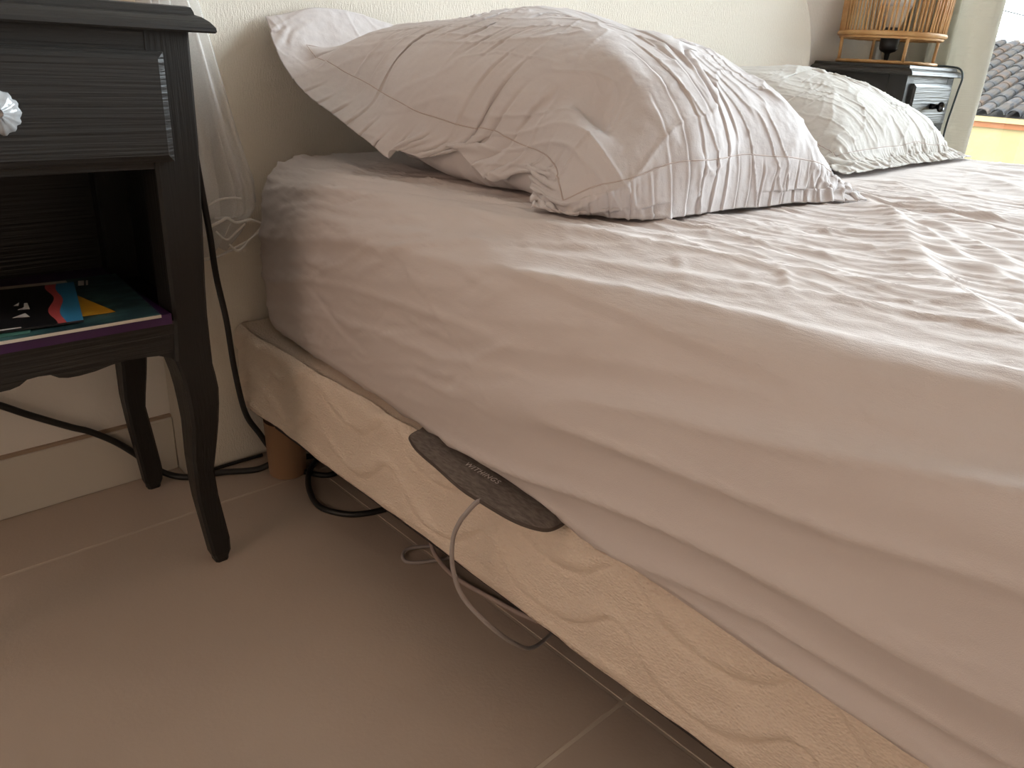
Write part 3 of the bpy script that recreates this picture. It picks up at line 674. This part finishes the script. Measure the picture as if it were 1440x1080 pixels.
# ================================================================== NIGHTSTANDS
def interp(tab, z): 
    tab = sorted(tab); return float(np.interp(z, [t[0] for t in tab], [t[1] for t in tab]))
def nightstand(label, cx, hw, yf, yb, ov, knob):
    """cx centre, hw half width of the carcass, yf front face, yb back, ov overhang of the top"""
    root = empty('nightstand', (cx, (yf + yb) / 2, 0), label, 'nightstand', 'black bedside tables')
    # top with a moulded edge
    prof = [(-.01, .602), (ov, .602), (ov + .0015, .6035), (ov + .001, .607), (ov - .003, .612), (ov - .008, .6155), (ov - .012, .617), (ov - .013, .6175), (ov - .0135, .620), (ov - .015, .6235), (ov - .018, .6245), (ov - .05, .6245)]
    rings = []
    for o, z in prof:
        xa, xb, ya, yb_ = cx - hw - o, cx + hw + o, yf - o, min(yb + max(o, 0) * .3, 1.072)
        rings.append([(xa, ya, z), (xb, ya, z), (xb, yb_, z), (xa, yb_, z)])
    V, F = grid(np.array(rings), cv=True); F.append([0, 1, 2, 3]); k = (len(prof) - 1) * 4; F.append([k, k + 1, k + 2, k + 3])
    mk('table_top', V, F, M_black, root)
    # legs: front stiles turning into cabriole legs
    outr = [(.60, 0), (.50, .001), (.44, .004), (.354, .009), (.264, .0125), (.238, .009), (.185, .014), (.131, .022), (.091, .018), (.03, .0105), (.017, .011), (0, .013)]
    innr = [(.60, .046), (.318, .047), (.290, .050), (.275, .052), (.255, .0475), (.234, .0455), (.194, .044), (.149, .046), (.101, .044), (.028, .036), (0, .033)]
    fy = [(.60, 0), (.32, 0), (.264, -.006), (.21, -.010), (.15, -.004), (.09, .004), (.04, .003), (0, -.001)]
    by = [(.60, .045), (.32, .045), (.264, .040), (.21, .030), (.15, .026), (.09, .028), (.04, .024), (0, .021)]
    zs = [0, .004, .012, .028, .045, .065, .091, .11, .131, .149, .17, .194, .215, .234, .25, .264, .275, .29, .318, .354, .40, .44, .50, .55, .602]
    def leg(sgn, front):
        rings = []
        for z in zs:
            xo = interp(outr, z); xi = interp(innr, z); sh = .002 if z < .005 else 0
            if front: a, b = yf + interp(fy, z), yf + interp(by, z)
            else:
                a, b = yb - interp(by, z) + .002, yb - interp(fy, z) * .8
                xo = interp(outr, z); xi = interp(innr, z) + .001
            b = min(b, 1.074)
            x_a, x_b = (cx + sgn * (hw - xo - sh), cx + sgn * (hw - xi + sh))
            if x_a > x_b: x_a, x_b = x_b, x_a
            a += sh; b -= sh; c = .003
            rings.append([(x_a + c, a, z), (x_b - c, a, z), (x_b, a + c, z), (x_b, b - c, z), (x_b - c, b, z), (x_a + c, b, z), (x_a, b - c, z), (x_a, a + c, z)])
        V, F = grid(np.array(rings), cv=True); F.append(list(range(8))); k = (len(zs) - 1) * 8; F.append(list(range(k, k + 8)))
        mk('leg', V, F, M_blackv, root)
    for sg in (-1, 1):
        leg(sg, True); leg(sg, False)
        xs = sorted((cx + sg * (hw - .014), cx + sg * (hw - .006)))
        mk('side_panel', *box(xs[0], xs[1], yf + .03, yb - .02, .285, .603), M_blackv, root)
    mk('back_panel', *box(cx - hw + .02, cx + hw - .02, yb - .018, yb - .010, .285, .603), M_black, root)
    mk('shelf', *box(cx - hw + .014, cx + hw - .014, yf + .004, yb - .012, .304, .318, .001, 1), M_black, root)
    mk('drawer_rail', *box(cx - hw + .03, cx + hw - .03, yf + .0005, yf + .022, .582, .603), M_black, root)
    mk('drawer_bottom', *box(cx - hw + .014, cx + hw - .014, yf + .004, yb - .012, .476, .484), M_black, root)
    # scalloped apron
    ap = [(0, .2870), (.010, .2862), (.017, .2815), (.025, .2795), (.035, .2792), (.05, .2805), (.066, .2838), (.08, .2853), (.095, .2850), (.113, .2830), (.128, .2765), (.14, .272)]
    k_ = (hw - .044) / .1355
    pts = [(cx + x * k_, z) for x, z in ap]; ptsl = [(cx - x * k_, z) for x, z in ap[1:]]
    low = ptsl[::-1] + pts
    V, F = prism(low + [(low[-1][0], .312), (low[0][0], .312)], yf + .003, yf + .020, 'y')
    mb = MB(); n_ = len(low); Vv = []
    # quads between lower edge and top line so the concave outline stays clean
    for (x, z) in low: Vv += [(x, yf + .002, z), (x, yf + .002, .319), (x, yf + .022, z), (x, yf + .022, .319)]
    Fv = []
    for i in range(n_ - 1):
        a = 4 * i; b = a + 4
        Fv += [[a, b, b + 1, a + 1], [a + 2, a + 3, b + 3, b + 2], [a, a + 2, b + 2, b], [a + 1, b + 1, b + 3, a + 3]]
    mb.add(Vv, Fv); mb.obj('apron', M_black, root)
    # drawer: raised panel with bevelled edge
    dx = hw - .0305
    rings = []
    for o, y in ((0, yf - .0005), (0, yf - .0083), (.0068, yf - .0125), (.008, yf - .0125)):
        rings.append([(cx - dx + o, y, .484 + o), (cx + dx - o, y, .484 + o), (cx + dx - o, y, .584 - o), (cx - dx + o, y, .584 - o)])
    V, F = grid(np.array(rings), cv=True); F += [[0, 1, 2, 3], [12, 13, 14, 15]]
    dr = mk('drawer', V, F, M_black, root)
    kc = (cx, yf - .0125, .533)
    if knob == 'pearl':
        mk('knob', *lathe([(.007, 0), (.006, -.006), (.0075, -.011), (.0165, -.015), (.0195, -.020), (.0185, -.025), (.012, -.029), (.004, -.0305)], kc, 48, 'y', .12, 14), M_pearl, dr, True)
    else:
        mk('knob', *lathe([(.007, 0), (.0065, -.008), (.005, -.014), (.006, -.018), (.011, -.021), (.0125, -.025), (.012, -.030), (.006, -.0335)], kc, 28, 'y'), mat('dark_pewter', (.05, .05, .05), .25, metal=1), dr, True)
    return root
nightstand('black painted nightstand with curved legs and open shelf, in the left foreground', .1515, .1805, .810, 1.050, .0175, 'pearl')
nightstand('black nightstand beside the curtain, carrying the rattan lamp', 2.2035, .1535, .812, 1.052, .0150, 'pewter')

# ================================================================== PRINTED MATTER ON THE SHELF
def sheet_book(name, label, cat, poly, z0, z1, m, group=None):
    V, F = prism(poly, z0, z1, 'z'); c = np.mean(np.array(poly), 0)
    return tag(mk(name, V, F, m, None, loc=(c[0], c[1], z0)), label, cat, group)
M_purple = mat('purple_cover', (.055, .016, .085), .35)
M_teal = mat('teal_sea_print', (.02, .045, .055), .35, col2=(.05, .12, .12), cscale=30, cstretch=(1, 2.5, 1), mixlo=.42, mixhi=.62)
M_paper = mat('off_white_paper', (.62, .56, .48), .7)
M_ink = mat('black_print', (.012, .011, .012), .35)
M_gold = mat('gold_print', (.50, .25, .02), .45)
M_red = mat('coral_red_print', (.55, .09, .09), .4)
M_blue = mat('sky_blue_print', (.04, .22, .40), .4)
M_green = mat('sea_green_print', (.07, .19, .15), .4)
zb = .3185
bk = empty('book', (.10, .90, zb), 'thick purple-spined book at the bottom of the pile on the open shelf', 'book')
mk('pages', *box(-.01, .2795, .808, 1.025, zb + .0018, zb + .0092), M_paper, bk)
mk('cover', *MB().add(*box(-.012, .281, .805, 1.027, zb, zb + .002)).add(*box(-.012, .281, .805, 1.027, zb + .009, zb + .011)).add(*box(-.012, .281, .805, .8075, zb + .002, zb + .009)).vf(), M_purple, bk)
zb -= .001
mg = empty('magazine', (.10, .90, zb + .012), 'teal sea-picture magazine with pale page edges, on top of the purple-spined book', 'magazine')
mk('pages', *prism([(-.01, .800), (.268, .797), (.282, .975), (.0, .985)], zb + .0122, zb + .0152, 'z'), M_paper, mg)
mk('cover', *prism([(-.01, .8005), (.2675, .7975), (.2815, .975), (.0, .985)], zb + .0152, zb + .0158, 'z'), M_teal, mg)
mk('title_print', *MB().add(*prism([(.232, .945), (.2375, .943), (.243, .962), (.2375, .964)], zb + .0158, zb + .0160, 'z')).add(*prism([(.2395, .9425), (.2415, .942), (.247, .961), (.245, .9615)], zb + .0158, zb + .0160, 'z')).vf(), M_letter, mg)
sheet_book('green_card', 'flat sea-green card lying under the black brochure, at its left front', 'card', [(-.01, .812), (.150, .806), (.158, .829), (-.01, .840)], zb + .0161, zb + .0167, M_green)
gl = empty('leaflet', (.19, .86, zb + .0160), 'gold and white folded leaflet with a pointed corner, beside the black brochure', 'leaflet')
mk('gold_half', *prism([(.150, .832), (.233, .826), (.215, .925), (.150, .925)], zb + .0168, zb + .0174, 'z'), M_gold, gl)
cpt = [(.150, .835)] + [(.183 + .020 * math.cos(a), .862 + .045 * math.sin(a)) for a in np.linspace(-.65, 1.1, 12)] + [(.150, .915)]
mk('white_disc', *prism(cpt, zb + .0174, zb + .0176, 'z'), M_paper, gl)
sheet_book('folded_paper', 'plain off-white folded paper sticking out behind the black brochure', 'paper', [(.10, .93), (.222, .925), (.226, .968), (.10, .985)], zb + .0162, zb + .0172, M_paper)
br = empty('brochure', (.10, .88, zb + .0176), 'black brochure with a wavy coral and blue border, topmost on the shelf', 'brochure')
mk('pages', *prism([(-.01, .828), (.198, .808), (.229, .948), (-.01, .977)], zb + .0178, zb + .0196, 'z'), M_ink, br)
def strip(xa, xb, amp_, ph0, m, name, z):
    # strips along the right edge; edge runs from (.186,.808) to (.217,.948)
    top = []; bot = []
    for t in np.linspace(0, 1, 24):
        ex, ey = .198 + .031 * t, .808 + .140 * t
        wv = amp_ * math.sin(2 * math.pi * (t * 1.6 + ph0))
        bot.append((ex - xa + wv, ey + .002 * xa / .03)); top.append((ex - xb, ey))
    V = [(x, y, z) for x, y in bot] + [(x, y, z) for x, y in top] + [(x, y, z - .0002) for x, y in bot] + [(x, y, z - .0002) for x, y in top]
    F = [[i, 24 + i, 25 + i, i + 1] for i in range(23)] + [[i, i + 1, 49 + i, 48 + i] for i in range(23)]
    mk(name, V, F, m, br)
strip(.0255, .0, .0035, .25, M_red, 'coral_border', zb + .0198)
strip(.0165, .0, .0025, .35, M_blue, 'blue_border', zb + .0200)
pr = MB()
def quadp(c, ang, pts):
    ca, sa = math.cos(ang), math.sin(ang); z = zb + .0198
    P_ = [(c[0] + x * ca - y * sa, c[1] + x * sa + y * ca) for x, y in pts]
    pr.add(*prism(P_, z - .0002, z, 'z'))
quadp((.154, .862), -.1, [(-.006, -.012), (.008, -.016), (.006, -.002)])
quadp((.162, .886), -.1, [(-.004, -.012), (.006, -.014), (.007, .008), (.004, .008), (.002, -.006)])
quadp((.164, .893), -.1, [(-.007, -.004), (-.003, -.006), (-.001, .006)])
for k, (x, y, l) in enumerate(((.132, .868, .012), (.136, .880, .010), (.130, .892, .013), (.140, .896, .008))):
    quadp((x, y), .6 + .5 * k, [(-l / 2, -.0012), (l / 2, -.0008), (l / 2, .0008), (-l / 2, .0012)])
pr.obj('white_print', M_letter, br)
mk('title_bar', *prism([(.122, .8175), (.146, .8155), (.1463, .8178), (.1222, .8198)], zb + .0196, zb + .0198, 'z'), M_letter, br)
mk('blue_picture', *prism([(.110, .875), (.122, .874), (.128, .905), (.114, .907)], zb + .0196, zb + .0198, 'z'), mat('cyan_print', (.03, .16, .20), .4), br)

# ================================================================== MOSQUITO NET
def net():
    root = empty('mosquito_net', (.40, 1.0, .35), 'white tulle mosquito net hanging between the left nightstand and the headboard', 'net')
    nz_, nx = 70, 110
    zz = np.concatenate([np.linspace(.335, .66, 50), np.linspace(.68, 2.35, 20)])
    xr = np.interp(zz, [.335, .355, .387, .42, .493, .604, .64, 1.0, 2.35], [.440, .462, .487, .4860, .466, .440, .430, .40, .30])
    xl = np.interp(zz, [.335, .45, .635, .69, 1.0, 2.35], [.346, .346, .356, .30, .25, .27])
    u = np.linspace(0, 1, nx)
    Z, Uu = np.meshgrid(zz, u, indexing='ij')
    X = xl[:, None] + (xr - xl)[:, None] * Uu
    fol = .011 * np.sin(Uu * 27 + 1.5 * np.sin(Uu * 5 + Z * 2)) + .008 * np.sin(Uu * 12 + 2 + Z * 3)
    Y = 1.006 + fol
    Zt = Z + np.where(Z < .45, (0.45 - Z) / .115 * (.022 * (Uu - .5) * 2 * 0.5 + .007 * np.sin(Uu * 19)), 0)
    mk('net_veil', *grid(np.stack([X, Y, Zt], 2)), M_tulle, root, True)
    # second, inner layer
    X2 = xl[:, None] + .006 + (xr - xl - .022)[:, None] * Uu
    Y2 = 1.0 - .004 + .010 * np.sin(Uu * 21 + 1 + 1.2 * np.sin(Uu * 7 - Z * 3))
    Z2 = np.maximum(Z, .372 + .012 * np.sin(Uu * 9)) 
    mk('net_veil', *grid(np.stack([X2, Y2, Z2], 2)), M_tulle, root, True)
    for (pts, r) in (([(.405, .985, .402), (.420, .984, .408), (.437, .984, .409), (.450, .985, .407)], .0016),
                     ([(.405, .984, .375), (.420, .983, .381), (.428, .983, .384), (.440, .983, .377), (.458, .983, .379), (.472, .984, .374), (.481, .986, .372)], .0020),
                     ([(.412, .984, .368), (.425, .983, .356), (.440, .983, .366), (.452, .984, .374)], .0014),
                     ([(.428, .984, .349), (.440, .983, .340), (.455, .983, .352), (.470, .984, .362), (.481, .986, .373)], .0018),
                     ([(.352, 1.0, .334), (.380, 1.003, .329), (.410, .997, .330), (.430, .99, .339), (.452, .986, .349)], .0018)):
        mk('net_hem', *tube(pts, r, 6, 6), M_tulle_hem, root, True)
    mk('hanging_ring', *tube(circle(.285, 1.006, 2.36, .03, 24), .004, 6, close=True, raw=True), M_silver, root, True)
    mk('ceiling_hook', *tube([(.285, 1.036, 2.36), (.285, 1.05, 2.42), (.285, 1.006, 2.46), (.285, 1.006, 2.505)], .003, 6), M_silver, root, True)
net()

# ================================================================== SENSOR PAD
def sensor():
    root = empty('sensor_pad', (.43, .48, .229), 'flat charcoal fabric sleep sensor pad poking out between mattress and bed base', 'sensor pad')
    edge = [(.445, .592), (.4315, .588), (.4255, .578), (.4195, .557), (.4125, .514), (.4065, .468), (.4065, .424), (.4095, .397), (.4155, .383), (.424, .3765), (.440, .376)]
    e = smooth_path(np.array([(a, b, 0) for a, b in edge]), 8)[:, :2]
    inn = np.stack([np.full(len(e), .470), np.linspace(.592, .376, len(e))], 1)
    nr = 14; rr = np.linspace(0, 1, nr)
    def surf(z, bul):
        Pp = inn[:, None, :] * (1 - rr)[None, :, None] + e[:, None, :] * rr[None, :, None]
        zz = z + bul * np.sin(math.pi * np.clip((rr - .2) / .8, 0, 1)) ** .6
        droop = -.0035 * sst(.45, 1, rr)
        return np.concatenate([Pp, np.broadcast_to((zz + droop)[None, :, None], Pp.shape[:2] + (1,)) + (.0012 * sn(Pp[..., 0] * 60, Pp[..., 1] * 25, 3))[..., None]], 2)
    T = surf(.2320, .0012); Bm = surf(.2285, -.0002); Bm[:, 0:7, 2] = np.maximum(Bm[:, 0:7, 2], .2272)
    mb = MB(); mb.add(*grid(T)); mb.add(*grid(Bm))
    rim = np.stack([T[:, -1], Bm[:, -1]], 1); mb.add(*grid(rim))
    mb.obj('fabric_sleeve', M_pad, root, True)
    pip = np.concatenate([e, np.full((len(e), 1), 0)], 1); pip[:, 2] = (T[:, -1, 2] + Bm[:, -1, 2]) / 2
    mk('piped_edge', *tube(pip[::2], .0019, 6, raw=True), mat('dark_brown_binding', (.085, .066, .055), .9), root, True)
    fc = bpy.data.curves.new('lettering', 'FONT'); fc.body = 'WITHINGS'; fc.size = 0.0115; fc.space_character = 1.12; fc.extrude = .0001
    fo = bpy.data.objects.new('lettering_source', fc); COL.objects.link(fo)
    dg = bpy.context.evaluated_depsgraph_get(); me = bpy.data.meshes.new_from_object(fo.evaluated_get(dg))
    bpy.data.objects.remove(fo)
    xs = [v.co.x for v in me.vertices]; L = max(xs) - min(xs); k = .0470 / L
    for v in me.vertices:
        lx, ly = (v.co.x - min(xs)) * k, v.co.y * k * 1.02
        wx, wy = .4300 + ly + lx * .012, .5000 - lx
        v.co = (wx - .43, wy - .48, .2340 + v.co.z - .229 - .0005)
    me.materials.clear(); me.materials.append(M_letter)
    o = bpy.data.objects.new('lettering', me); COL.objects.link(o); o.parent = root; o['label'] = 'pale grey printed lettering'
sensor()
tag(mk('sensor_cable', *tube([(.420, .450, .2268), (.410, .449, .2266), (.401, .4495, .2250), (.396, .455, .214), (.394, .461, .203), (.393, .469, .180), (.393, .468, .148), (.397, .456, .119), (.412, .432, .092), (.440, .425, .060), (.475, .432, .030), (.53, .450, .012), (.60, .468, .004)], .0023, 8, 10), M_cable, None, True, loc=(.42, .456, .229)),
    'thin grey cable hanging from the charcoal sensor pad in a loop', 'cable')
tag(mk('cable', *tube([(.60, .62, .0035), (.55, .655, .0035), (.500, .682, .006), (.482, .672, .0035), (.490, .655, .0035), (.54, .632, .0035), (.58, .610, .0035), (.62, .57, .0035), (.66, .52, .0035)], .0024, 8, 10), M_cable, None, True, loc=(.55, .65, .0)),
    'small flat loop of grey cable on the floor, just under the bed edge', 'cable')
tag(mk('cable', *tube([(.60, .72, .004), (.545, .70, .012), (.525, .672, .016), (.513, .646, .010), (.508, .600, .0055), (.519, .534, .0035), (.530, .485, .0035), (.56, .42, .0035), (.62, .36, .0035)], .0030, 8, 10), mat('pinkish_grey_cable', (.42, .33, .30), .5), None, True, loc=(.52, .6, 0)),
    'pinkish-grey cable running along the floor under the bed edge, behind the hanging loop', 'cable')
# black cords on the left
tag(mk('power_cable', *tube([(.385, .972, .56), (.392, .974, .46), (.400, .976, .37), (.406, .982, .308), (.415, .985, .247), (.420, .985, .173), (.430, .985, .104), (.449, .985, .064), (.467, .980, .028), (.484, .965, .006), (.510, .915, .0045), (.545, .915, .0045), (.62, .95, .0045)], .0042, 8, 10), M_cord, None, True, loc=(.40, .985, 0)),
    'black cord hanging down behind the left nightstand to the floor beside the wooden bed leg', 'cable')
wallc = [(.02, 1.066, .235), (.09, 1.066, .205), (.151, 1.066, .162), (.179, 1.066, .141), (.224, 1.066, .110), (.245, 1.066, .097), (.273, 1.064, .074), (.298, 1.063, .046)]
tag(mk('power_cable', *tube(wallc + [(.316, 1.058, .022), (.334, 1.046, .008), (.356, 1.027, .0046), (.398, 1.012, .0046), (.441, .990, .0046), (.470, .980, .013), (.515, .975, .0085), (.58, .95, .0046), (.66, .93, .0046)], .0046, 8, 10), M_cord, None, True, loc=(.02, 1.064, .1)),
    'black cord sagging along the back wall and passing behind the left nightstand legs', 'cable')
tag(mk('power_cable', *tube([(.56, .985, .0045), (.515, .945, .012), (.492, .925, .008), (.472, .887, .0045), (.462, .842, .0045), (.476, .808, .0045), (.498, .790, .0045), (.535, .780, .0045), (.62, .77, .0045)], .0042, 8, 10), M_cord, None, True, loc=(.47, .85, 0)),
    'black cord lying on the tiles in a curve that slips under the bed base', 'cable')
tag(mk('power_cable', *tube([(.378, 1.028, .0036), (.395, 1.030, .0036), (.425, 1.030, .0036), (.47, 1.028, .0036)], .0026, 6, 6), M_cord, None, True, loc=(.38, 1.03, 0)),
    'thin black cord lying along the foot of the headboard', 'cable')

# ================================================================== RATTAN LAMP
def lamp():
    cx, cy = 2.205, .938
    z0 = .6245
    root = empty('table_lamp', (cx, cy, z0), 'round rattan table lamp with a bare opal bulb on the far black nightstand', 'lamp')
    def ring(z, R, r, name, n=72):
        c = circle(cx, cy, z, R, n)
        wob = 1 + .10 * np.sin(np.arange(n) * 2.1)
        V, F = tube(c, list(r * wob), 8, close=True, raw=True); mk(name, V, F, M_rattan, root, True)
    ring(z0 + .0046, .119, .0042, 'base_ring')
    ring(.6945, .125, .0058, 'lower_ring'); ring(.6862, .121, .0036, 'lower_ring')
    ring(.8290, .1290, .0060, 'upper_ring')
    az = math.atan2(cy, cx)
    for k in range(4):
        a = az - math.pi / 2 + math.radians(19) + k * math.pi / 2
        p0 = (cx + .119 * math.cos(a), cy + .119 * math.sin(a), z0 + .005); p1 = (cx + .121 * math.cos(a), cy + .121 * math.sin(a), .687)
        mk('leg', *tube([p0, p1], .0042, 8, 3), M_rattan, root, True)
    nrod = 72; me = None
    for k in range(nrod):
        a = 2 * math.pi * k / nrod + random.uniform(-.02, .02)
        if me is None:
            V, F = tube([(0, 0, 0), (.004, 0, .136)], .0024, 6, 2)
            o = mk('rod', np.array(V) + np.array((cx, cy, .68)), F, M_rattan, root, True, loc=(cx, cy, .68)); me = o.data
        else:
            o = bpy.data.objects.new('rod', me); COL.objects.link(o); o.parent = root
        o.location = Vector((cx + .1245 * math.cos(a), cy + .1245 * math.sin(a), .693)) - root.location
        o.rotation_euler = (random.uniform(-.02, .02), 0, a)
    for a in (az + .8, az + .8 + math.pi / 2):
        mk('cross_bar', *tube([(cx - .121 * math.cos(a), cy - .121 * math.sin(a), .691), (cx + .121 * math.cos(a), cy + .121 * math.sin(a), .691)], .0022, 6, 2), M_rattan, root, True)
    mk('socket', *lathe([(.0045, .634), (.0055, .636), (.0065, .650), (.008, .652), (.018, .656), (.0225, .662), (.0235, .676), (.0235, .698), (.021, .700), (.018, .708), (.017, .712)], (cx, cy, 0), 28), M_socket, root, True)
    bu = mk('bulb', *lathe([(.0165, .712), (.019, .722), (.026, .742), (.0335, .758), (.034, .760)], (cx, cy, 0), 32), M_bulbn, root, True)
    mk('bulb_dome', *lathe([(.034, .760), (.0385, .770), (.041, .782), (.0395, .796), (.034, .809), (.025, .819), (.012, .825), (.002, .8265)], (cx, cy, 0), 32), M_bulb, bu, True)
    pts = [(cx, cy, .636), (cx + .001, cy - .001, .631), (cx + .012, cy - .012, .6282), (cx + .06, cy - .06, .6282), (cx + .10, cy - .09, .6285), (cx + .128, cy - .112, .6285), (cx + .141, cy - .137, .624), (cx + .143, cy - .148, .605), (cx + .138, cy - .147, .57), (cx + .128, cy - .147, .53), (cx + .118, cy - .147, .48), (cx + .116, cy - .150, .40), (cx + .12, cy - .150, .25), (cx + .13, cy - .155, .06), (cx + .15, cy - .12, .005), (cx + .20, cy - .02, .004)]
    tag(mk('lamp_cord', *tube(pts, .0025, 8, 8), mat('dark_teal_cord', (.03, .05, .055), .4), root, True), 'thin dark cord draped over the nightstand front')
lamp()

# ================================================================== CURTAIN
def curtain():
    root = empty('curtain', (2.43, .9, 0), 'gathered natural linen curtain hanging at the edge of the glazed door', 'curtain')
    plan = smooth_path([(2.462, 1.058), (2.425, 1.035), (2.470, 1.005), (2.420, .975), (2.472, .945), (2.425, .915), (2.470, .885), (2.452, .868), (2.420, .858), (2.398, .835), (2.396, .805), (2.410, .780), (2.432, .768), (2.458, .772), (2.478, .795)], 12)
    n = len(plan); zz = np.linspace(.012, 2.28, 60)
    Pt = np.zeros((60, n, 3))
    for i, z in enumerate(zz):
        k = 1 + .10 * math.sin(z * 1.6 + 1)
        Pt[i, :, 0] = 2.445 + (plan[:, 0] - 2.445) * k + .004 * sn(plan[:, 1] * 30, plan[:, 0] * 0 + z * 2, 6); Pt[i, :, 1] = plan[:, 1]; Pt[i, :, 2] = z
    o = mk('curtain_panel', *grid(Pt), M_linen, root, True)
    md = o.modifiers.new('thickness', 'SOLIDIFY'); md.thickness = .002
    mk('heading_tape', *tube([(2.445, 1.05, 2.285), (2.445, .78, 2.285)], .008, 8, 2), M_linen, root, True)
    rod = empty('curtain_rail', (2.445, -.2, 2.31), 'white curtain rail above the glazed door', 'curtain rail')
    mk('rail', *tube([(2.445, 1.06, 2.305), (2.445, -1.5, 2.305)], .011, 10, 2), M_frame, rod, True)
    for yy_ in (1.0, -.2, -1.4): mk('bracket', *box(2.44, XR, yy_ - .01, yy_ + .01, 2.312, 2.322), M_frame, rod)
curtain()
